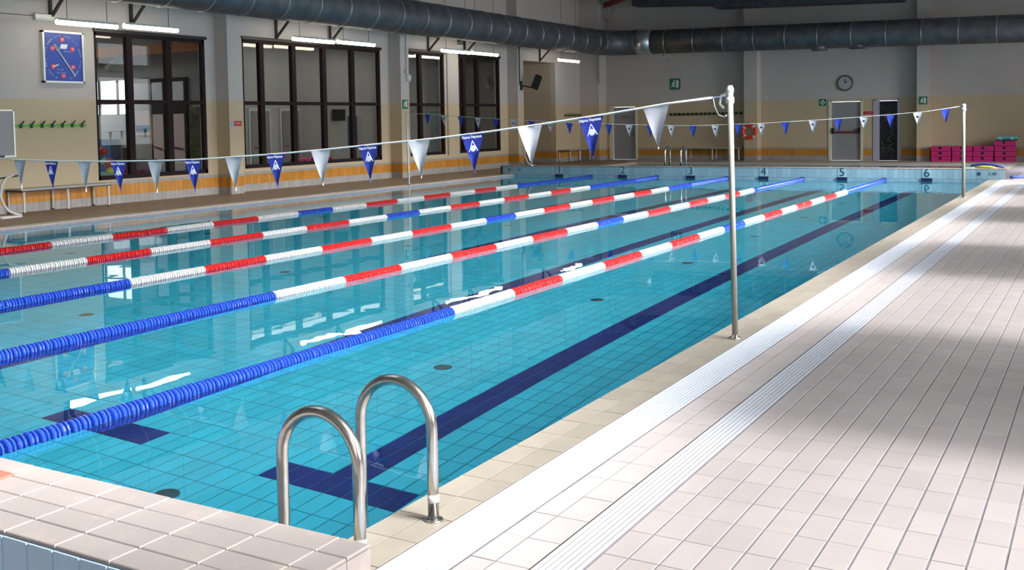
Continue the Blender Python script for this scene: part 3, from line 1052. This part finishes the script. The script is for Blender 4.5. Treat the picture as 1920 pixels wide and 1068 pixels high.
# pace clock
t = thing('pace_clock', (WX, 10.85, 2.56), 'large square blue swimming pace clock on the left wall', 'clock')
W_, H_ = .955, 1.02
B((0, .02, .02), (.06, W_ - .02, H_ - .02)).build('face', m_clock, t)
fr = MB(); fr.box((0, 0, 0), (.09, .035, H_)); fr.box((0, W_ - .035, 0), (.09, W_, H_)); fr.box((0, 0, 0), (.09, W_, .035)); fr.box((0, 0, H_ - .035), (.09, W_, H_))
fr.build('frame', m_alu, t)
cy_, cz_ = .47, .50
for k in range(6):
    a = PI / 2 - k * PI / 3
    y, z = cy_ + .27 * math.cos(a), cz_ + .36 * math.sin(a)
    MB().rings([(.060, .05), (.064, .05)], 'x', 20, (0, y, z)).build('number_disc', m_clockr, t)
    text('numeral', str(60 if k == 0 else k * 10), .055, m_lett, (.066, y, z), RIGHT, t, .0005)
for k in range(60):
    if k % 10 == 0 or 26 < k < 34: continue
    a = PI / 2 - k * PI / 30
    y, z = cy_ + .42 * math.cos(a), cz_ + .44 * math.sin(a)
    if k % 5 == 0:
        continue
    o = text('numeral', str(k), .042, m_lettp if k % 10 > 5 else m_lett, (.063, y, z), (PI / 2 , 0, PI / 2), t, .0004)
MB().prism([(-.06, 0), (-.10, -.09), (.06, -.09), (.10, 0)], (.062, .50, .77), 'x', .002).build('logo_plate', m_lett, t)
text('lettering', 'Piscine', .06, m_lettp, (.063, .58, .63), RIGHT, t, .0005)
text('lettering', 'La casa', .055, m_lettp, (.063, .40, .27), (PI / 2, 0, PI / 2), t, .0005)
text('lettering', 'del nuoto', .055, m_lettp, (.063, .42, .20), (PI / 2, 0, PI / 2), t, .0005)
MB().bar((.075, .28, .74), (.075, .74, .14), .006, .022).bar((.075, .27, .755), (.075, .36, .635), .006, .05).build('second_hand', m_whitep, t)
MB().bar((.07, .22, .315), (.07, .36, .36), .006, .025).build('minute_hand', m_whitep, t)

# emergency light, wall conduit, vent
t = thing('emergency_light', (WX + .002, 10.72, 3.77), 'small white emergency light box above the blue clock', 'lamp')
B((0, 0, 0), (.08, .40, .05)).build('diffuser', m_whitep, t); B((0, -.01, .045), (.09, .41, .12)).build('housing', m_alu, t)
MB().tube([(.02, -.02, .08), (.02, -2.2, .06)], .006, 5).build('cable', m_iron, t)
t = thing('alarm_bell', (-15.2, 22.8, 2.9), 'round white alarm with its conduit on the second pillar', 'alarm')
MB().rings([(0, .11), (.04, .11), (.07, .06), (.075, 0)], 'x', 16, (0, .08, .05)).build('bell', m_whitep, t, True)
MB().rings([(0, .07), (.05, .06)], 'x', 12, (0, -.06, .22)).build('beacon', m_unlit, t, True)
MB().tube([(.02, -.02, .05), (.02, -.02, 1.6)], .018, 8).build('conduit', m_unlit, t)
tag(MB().tube([(-15.17, 29.6, 2.9), (-15.17, 29.6, 4.4)], .018, 8).build('conduit_pipe', m_iron), 'thin dark vertical pipe on the pillar behind the loudspeaker', 'pipe')
tag(MB().tube([(-14.72, 35.26, 3.05), (-14.72, 35.26, 4.3)], .03, 8).build('conduit_pipe', m_unlit), 'grey vertical pipe in the far left corner', 'pipe')
t = thing('wall_vent', (WX, 26.19, 4.11), 'small square grey vent between duct and lamps', 'vent')
B((0, 0, 0), (.02, .42, .18)).build('frame', m_alu, t)
for k in range(4):
    B((.02, .03, .02 + .04 * k), (.03, .39, .045 + .04 * k)).build('slat', m_iron, t)
# loudspeaker
t = thing('loudspeaker', (-15.2, 29.72, 2.87), 'black loudspeaker tilted on an arm beside the recess', 'speaker')
B((0, -.05, -.16), (.04, .05, .16)).build('wall_plate', m_black, t)
MB().bar((.03, 0, 0), (.42, .06, -.08), .045).build('arm', m_black, t)
s = MB().bev((-.13, -.13, -.24), (.13, .13, .24), .03, 2).box((-.135, -.135, -.245), (.135, .135, -.2)).build('cabinet', m_black, t, loc=(.50, .25, .12))
s.rotation_euler = (math.radians(12), math.radians(22), .5)

# whiteboard, coat racks, benches
t = thing('grey_board', (WX, 8.2, 1.145), 'plain grey board on the left wall beside the green hook rail', 'board')
B((0, 0, 0), (.04, 1.97, .865)).build('panel', m_board, t)
fr = MB(); fr.box((0, -.02, -.02), (.06, 1.99, .01)); fr.box((0, -.02, .855), (.05, 1.99, .885)); fr.box((0, 1.96, -.02), (.05, 1.99, .885))
fr.build('frame', m_alu, t)
B((.05, .9, -.02), (.12, 1.7, .02)).build('pen_tray', m_black, t)

def rack(label, p, n, step, m, ax, hs=1):
    t = thing('hook_rail', p, label, 'hook rail', 'green hook rails')
    L = n * step
    if ax == 'y':
        B((0, 0, -.025), (.02, L, .03)).build('rail', m, t)
        hk = MB().box((.02, -.02, -.045), (.05, .02, .035)).bar((.03, 0, .02), (.09, .03, .09), .02).mesh('hook', m_black)
        for i in range(n): link('hook', hk, t, (0, step * (i + .5), 0))
    else:
        B((0, -.02, -.025), (L, 0, .03)).build('rail', m, t)
        hk = MB().box((-.04, -.05, -.05), (.04, -.02, .05)).mesh('hook', m_black)
        for i in range(n): link('hook', hk, t, (step * (i + .5), 0, 0))
    return t
rack('bright green hook rail with black hooks under the blue clock', (WX, 10.22, 1.715), 7, .234, m_greenr, 'y')
rack('short green hook rail at the far end of the left wall', (WX, 33.85, 1.825), 9, .222, m_olive, 'y')
rack('long green hook rail on the far wall left of the lifebuoy', (-12.15, FY, 1.79), 17, .17, m_olive, 'x')

def bench(label, p, L, nleg, ax):
    t = thing('bench', p, label, 'bench', 'wall benches', rz=0 if ax == 'y' else -PI / 2)
    B((-.22, 0, .44), (.22, L, .475)).build('seat', m_seat, t)
    MB().bar((-.24, .0, .43), (.24, .0, .43), .03).bar((.24, 0, .43), (.24, L, .43), .02).build('seat_frame', m_iron, t)
    for i in range(nleg):
        y = .04 + (L - .1) * i / (nleg - 1)
        for x in (-.23, .23):
            MB().tube([(x, y, 0), (x, y, .43)], .022, 8).build('leg', m_whiteleg, t)
            MB().rings([(0, .028), (.03, .026)], 'z', 8, (x, y, 0)).build('rubber_foot', m_iron, t)
bench('long pale bench with white legs under the green hook rail on the left wall', (-15.32, 9.95, DZ), 2.05, 3, 'y')
bench('small bench at the far end of the left wall under the short rail', (-15.32, 33.3, DZ), 1.85, 3, 'y')
bench('bench in front of the far wall below the long green rail', (-11.3, 35.65, DZ), 2.1, 3, 'x')

# tubular stand at the left edge and its twin near the recess
t = thing('tubular_stand', (-14.6, 9.2, DZ), 'white bent tube stand with a black arm at the left edge', 'stand', 'white tubular stands')
MB().tube([(0, .25, .78), (0, .08, .72), (0, .0, .6), (0, -.03, .4), (0, .03, .24), (0, .12, .13), (0, .25, .07), (0, .38, .04)], .024, 10).build('tube_frame', m_whiteleg, t, True)
MB().tube([(0, -.4, .72), (0, .0, .73), (0, .42, .765)], .014, 8).build('arm', m_black, t)
MB().tube([(-.1, -.1, .02), (0, .38, .02), (.1, -.1, .02)], .02, 8).build('foot', m_whiteleg, t)
t = thing('tubular_stand', (-14.9, 29.5, DZ), 'white bent tube stand standing in front of the recess', 'stand', 'white tubular stands')
MB().tube([(0, -.15, .75), (0, -.12, .4), (0, .05, .15), (0, .35, .05), (0, .6, .03)], .035, 10).build('tube_frame', m_whiteleg, t, True)
MB().tube([(0, .1, .8), (0, .35, .55), (0, .45, .3), (0, .3, .15)], .03, 8).build('arm', m_whiteleg, t, True)

# lifebuoy
t = thing('lifebuoy', (-8.86, 35.38, 1.115), 'red lifebuoy with white bands on the far pillar', 'lifebuoy')
MB().torus((0, 0, 0), .235, .068, 'y', 32, 12).build('ring', m_orangered, t, True)
for k in range(4):
    a = PI / 4 + k * PI / 2
    MB().torus((0, 0, 0), .235, .072, 'y', 3, 12, a - .14, a + .14).build('band', m_whitep, t, True)
B((-.03, .0, .2), (.03, .1, .32)).build('holder', m_iron, t)

# wall clock
t = thing('wall_clock', (-5.60, FY, 2.77), 'round grey wall clock above the grey door with the red bar', 'clock')
MB().rings([(-.06, .24), (0, .24)], 'y', 28).build('dial', m_clockw, t)
MB().torus((0, -.04, 0), .25, .035, 'y', 32, 8).build('rim', m_clockg, t, True)
MB().bar((0, -.07, 0), (.0, -.07, .15), .01, .015).build('minute_hand', m_black, t)
MB().bar((0, -.07, 0), (.07, -.07, .05), .01, .02).build('hour_hand', m_black, t)

# signs
def man(mb, s, mirror=1):
    X = lambda p: [(a * s * mirror, b * s) for a, b in p]
    return [X([(-.40, -.30), (-.32, -.36), (-.18, -.14), (-.05, -.34), (.02, -.30), (-.10, -.02), (.02, .14), (-.12, .24), (-.30, .10), (-.34, .0), (-.26, -.02), (-.20, .06)]),
            X([(.10, -.38), (.38, -.38), (.38, .38), (.10, .38)])]
def exit_sign(label, loc, s, ax, hw=1.0):
    t = thing('exit_sign', loc, label, 'sign', 'green emergency signs')
    if ax == 'y':
        B((-s * hw / 2, -.015, -s / 2), (s * hw / 2, 0, s / 2)).build('panel', m_green, t)
        mb = MB()
        for p in man(None, s * .9): mb.prism(p, (0, -.018, 0), 'y', .003)
        mb.rings([(-.018, s * .07), (-.015, s * .07)], 'y', 12, (-s * .08, 0, s * .30)).build('pictogram', m_lett, t)
    else:
        B((0, -s * hw / 2, -s / 2), (.015, s * hw / 2, s / 2)).build('panel', m_green, t)
        mb = MB()
        for p in man(None, s * .9): mb.prism(p, (.015, 0, 0), 'x', .003)
        mb.rings([(.015, s * .07), (.018, s * .07)], 'x', 12, (0, -s * .08, s * .30)).build('pictogram', m_lett, t)
    return t
s_ = exit_sign('large green exit sign high on the far wall', (-11.9, FY, 2.95), .42, 'y')
text('caption', 'USCITA', .07, m_board, (0, -.012, -.27), FRONT, s_)
exit_sign('green exit sign on the second far pillar', (-2.97, 35.5, 2.09), .26, 'y')
exit_sign('green exit sign on the second left pillar', (-15.2, 22.69, 2.19), .26, 'x')
t = thing('first_aid_sign', (-6.38, FY, 2.11), 'green sign with a white cross beside the grey door', 'sign', 'green emergency signs')
B((-.12, -.015, -.12), (.12, 0, .12)).build('panel', m_green, t)
MB().box((-.03, -.02, -.08), (.03, -.015, .08)).box((-.08, -.02, -.03), (.08, -.015, .03)).build('cross', m_lett, t)
t = thing('fire_sign', (-15.2, 15.6, 1.64), 'small red and white fire sign on the first left pillar', 'sign', 'red fire signs')
B((0, .09, 0), (.012, .34, .12)).build('red_panel', m_red, t); B((0, 0, 0), (.012, .085, .12)).build('white_panel', m_lettp, t)
text('lettering', 'ESTINTORE', .035, m_lett, (.014, .215, .06), RIGHT, t, .0004)
t = thing('fire_sign', (-4.96, FY, 1.66), 'small red fire sign between the two right doors', 'sign', 'red fire signs')
B((.07, -.012, 0), (.3, 0, .10)).build('red_panel', m_red, t); B((-.03, -.012, 0), (.06, 0, .10)).build('white_panel', m_red, t)
text('lettering', 'ESTINTORE', .03, m_lett, (.185, -.014, .05), FRONT, t, .0004)
tag(B((-8.42, FY - .06, 2.30), (-8.34, FY, 2.36)).build('camera_box', m_whitep), 'tiny white sensor box on the far wall by the first pillar', 'sensor')

# aerobic steps
def step(x, z, w, label, m, me, group):
    t = thing('aerobic_step', (x, 35.25, z), label, 'step', group)
    mb = MB(); mb.bev((0, 0, 0), (w, .42, .165), .02)
    mb.build('body', m, t)
    B((-.004, -.008, .062), (w + .004, .02, .078)).build('edge_band', me, t)
    MB().rings([(-.012, .045), (0, .045)], 'y', 12, (w / 2 - .02, 0, .105)).build('grip_hole', m_black, t)
    return t
col_x = [(-2.68, .60), (-2.04, .61), (-1.40, .60), (-.765, .60)]
cn = ['stack beside the pillar', 'second stack from the pillar', 'third stack from the pillar', 'tallest stack']
rn = ['bottom', 'second', 'third', 'fourth']
for i, (x, w) in enumerate(col_x):
    for j in range(4 if i == 3 else 3):
        step(x + random.uniform(-.01, .01), DZ + .172 * j, w, 'magenta exercise step, %s from the floor in the %s' % (rn[j], cn[i]) if j else 'magenta exercise step at the bottom of the %s' % cn[i], m_pink, m_pinks, 'magenta exercise steps stacked by the far wall')
t = thing('aerobic_step', (-.72, 35.2, DZ + .172 * 4), 'teal exercise step lying on top of the tallest magenta stack', 'step', 'teal steps')
MB().bev((0, 0, .06), (.64, .42, .135), .02).build('body', m_teal, t)
B((.01, .01, 0), (.6, .4, .06)).build('underside', mat('dark_step_base', (.03, .09, .12), .5), t)
for x in (.13, .47):
    MB().rings([(-.004, .055), (.002, .055)], 'y', 12, (x, 0, .075)).build('light_pad', m_mint, t)

o = MB().bev((-1.75, -.245, BH + .001), (-1.138, -.112, BH + .007), .002).build('rubber_mat', m_coral)
tag(o, 'coral red thin mat lying on the near tiled wall at the left edge', 'mat')
# foam toys by the far bulkhead
def noodle(pts, r, m, label):
    o = MB().tube(pts, r, 10).build('pool_noodle', m, None, True)
    tag(o, label, 'pool noodle', 'foam toys beside the far bulkhead')
noodle([(-.47, 25.75, .335), (-.40, 25.72, .36), (-.30, 25.68, .385), (-.15, 25.62, .398), (.02, 25.5, .385), (.18, 25.4, .36), (.30, 25.35, .335)], .03, m_bluef, 'arched blue foam noodle lying over the right end of the numbered wall')
noodle([(.42, 25.6, .085), (.60, 25.75, .085), (.85, 26.1, .085)], .035, m_bluef, 'short blue foam noodle on the deck past the numbered wall')
o = MB().tube([(-.34, 25.42, BH + .012), (-.2, 25.36, BH + .03), (.0, 25.32, BH + .03), (.15, 25.3, BH + .012)], [.01, .03, .03, .01], 10).build('foam_ring', m_yellow, None, True)
tag(o, 'yellow foam float lying under the arched noodle', 'float', 'foam toys beside the far bulkhead')
o = MB().bev((-.62, 25.28, BH), (-.36, 25.46, BH + .025), .006).build('kickboard', m_mint)
tag(o, 'mint green foam board beside the yellow float', 'kickboard', 'foam toys beside the far bulkhead')
o = MB().rings([(.004 + .24 * (1 - math.cos(PI * k / 12)) / 2, .12 * math.sin(PI * k / 12)) for k in range(0, 13)], 'z', 20, (1.01, 23.1, DZ)).build('ball', m_purple, None, True)
tag(o, 'purple ball at the right edge of the picture', 'ball')

# furniture seen through the glass
t = thing('locker', (-21.6, 15.9, .02), 'blue lockers seen through the first tall window', 'locker')
B((0, 0, 0), (1.0, .25, 1.35)).build('cabinet', m_lobbyd, t); B((1.0, -.02, 0), (1.9, .25, 1.33)).build('door', m_lobbyb, t)
t = thing('lobby_door', (-18.45, 16.18, .02), 'pale glazed double door seen through the first tall window', 'door')
B((0, -.06, 0), (1.28, .0, 2.85)).build('door_frame', m_frame, t)
for x, w_ in ((.10, .36), (.68, .52)):
    B((x, -.09, .3), (x + w_, -.05, 1.95)).build('door_panel', m_pale, t); B((x, -.09, 2.28), (x + w_, -.05, 2.75)).build('pane', m_lett, t)  # opaque panels; light coming through the door glass is put into their pale colour
    MB().bar((x + .03, -.13, 1.15), (x + w_ - .03, -.13, 1.08), .03).build('panic_bar', m_dred, t)
t = thing('mural_panel', (-17.13, 16.18, .02), 'mottled green panel at the right side of the first tall window', 'panel')
B((0, -.04, 0), (.45, 0, 2.1)).build('panel', m_mural, t)
t = thing('poster', (-19.05, 16.14, 1.45), 'pink and blue poster seen through the first tall window', 'poster')
B((0, 0, 0), (.55, .02, .62)).build('paper', m_pale, t); B((.03, -.01, .08), (.52, 0, .25)).build('printed_band', m_lobbyb, t)
t = thing('desk', (-19.0, 15.2, .02), 'brown desk seen through the first tall window', 'desk')
B((0, 0, .78), (1.1, .6, .83)).build('desk_top', m_frame, t); B((.05, .1, 0), (1.05, .5, .78)).build('front_panel', m_dred, t)
o = B((-18.7, 15.4, .851), (-18.45, 15.6, 1.15)).build('monitor', m_black); tag(o, 'dark monitor on the brown desk behind the window', 'monitor')
tag(B((-24, 15.4, 3.42), (WX - T, 15.6, 3.66)).build('timber_beam', m_orangeb), 'orange timber beam seen through the top of the first window', 'beam')
tag(MB().rings([(0, .32), (.14, .30), (.30, .12), (.42, .05), (.42, 0)], 'z', 20, (-17.6, 14.45, 2.95)).build('lamp_shade_pendant', m_lobby, None, True), 'grey cone pendant seen through the first window', 'lamp')
tag(MB().rings([(0, .30), (.12, .28), (.26, .20), (.34, 0)], 'z', 20, (-17.0, 15.95, 3.5)).build('dome_pendant', m_pale, None, True), 'pale dome pendant seen through the right pane of the first window', 'lamp')
t = thing('toy_basket', (-17.6, 13.95, .02), 'green basket of colourful toys behind the first window', 'basket')
MB().rings([(0, .25), (.55, .36), (.6, .36), (.56, .30)], 'z', 16).build('tub', m_mint, t, True)
for k, m in enumerate((m_yellow, m_red, m_orangered, m_mint, m_pale, m_lobbyb, m_red)):
    a = k * .9
    r = .10 + .02 * (k % 3)
    MB().rings([(-r * math.cos(PI * q / 8), r * math.sin(PI * q / 8)) for q in range(9)], 'z', 12, (.17 * math.cos(a), .17 * math.sin(a), .62 + .08 * k)).build('soft_toy', m, t, True)
t = thing('potted_plant', (-16.5, 15.75, .02), 'leafy plant behind the first window', 'plant')
MB().rings([(0, .14), (.3, .19), (.32, .19)], 'z', 12).build('pot', m_dred, t, True)
lf = MB()
for k in range(90):
    a = random.uniform(0, 2 * PI); z = random.uniform(.3, 1.2); r = random.uniform(.02, .26)
    c = Vector((r * math.cos(a), r * math.sin(a), z)); d = Vector((math.cos(a), math.sin(a), .5)) * .09; s__ = Vector((-math.sin(a), math.cos(a), 0)) * .03
    lf.add([c, c + d * .5 + s__, c + d, c + d * .5 - s__, ], [(0, 1, 2, 3)])
lf.build('foliage', m_leaf, t)

for i, (y0, y1, m, l) in enumerate(((19.75, 20.5, m_sided, 'grey door seen through the left of the widest window'), (21.05, 21.8, m_sided, 'second grey door seen through the middle of the widest window'), (28.9, 29.7, m_turq, 'turquoise grey door seen through the last window'))):
    t = thing('side_room_door', (-18.5, y0, .02), l, 'door', 'doors inside the side rooms')
    L = y1 - y0
    B((0, -.08, 0), (.04, L + .08, 2.12)).build('door_frame', m_plain, t); B((.04, 0, 0), (.07, L, 2.04)).build('door_leaf', m, t)
    MB().bar((.09, .1, 1.0), (.09, .22, 1.0), .02).build('door_handle', m_black, t)
for i, (y, n) in enumerate(((20.35, 4), (21.3, 4), (22.0, 3))):
    for j in range(n):
        t = thing('aerobic_step', (-17.6, y, .02 + .17 * j), 'dim magenta step behind the widest window, %s of %s' % (['bottom', 'second', 'third', 'top'][j], ['the left pile', 'the middle pile', 'the right pile'][i]), 'step', 'magenta steps in the side room')
        MB().bev((0, 0, 0), (.3, .6, .162), .02).build('body', m_pink, t)
        MB().rings([(.3, .04), (.312, .04)], 'x', 10, (0, .3, .08)).build('grip_hole', m_black, t)
t = thing('wall_screen', (-18.5, 23.35, 1.75), 'dark wall mounted screen in the side room', 'screen')
B((.06, 0, 0), (.12, .6, .36)).build('screen', m_black, t); MB().bar((0, .3, .2), (.08, .3, .2), .06).build('bracket', m_iron, t)
t = thing('exercise_machine', (-17.3, 17.6, .02), 'dark exercise machine behind the left of the widest window', 'exercise machine')
MB().tube([(0, 0, 0), (0, 0, 1.6)], .05, 8).tube([(-.3, -.3, .04), (.3, .3, .04)], .05, 8).tube([(-.3, .0, 1.3), (.3, .1, 1.3)], .03, 8).build('machine_frame', m_frame, t)
B((-.2, -.1, .45), (.2, .3, .53)).build('seat', m_black, t)
t = thing('notice_board', (-18.49, 24.2, .9), 'dark notice panel in the side room', 'notice board')
B((0, 0, 0), (.03, .45, 1.0)).build('panel', m_lobbyd, t)
for k in range(4):
    B((.03, .08, .12 + .22 * k), (.035, .37, .27 + .22 * k)).build('paper', m_turq, t)
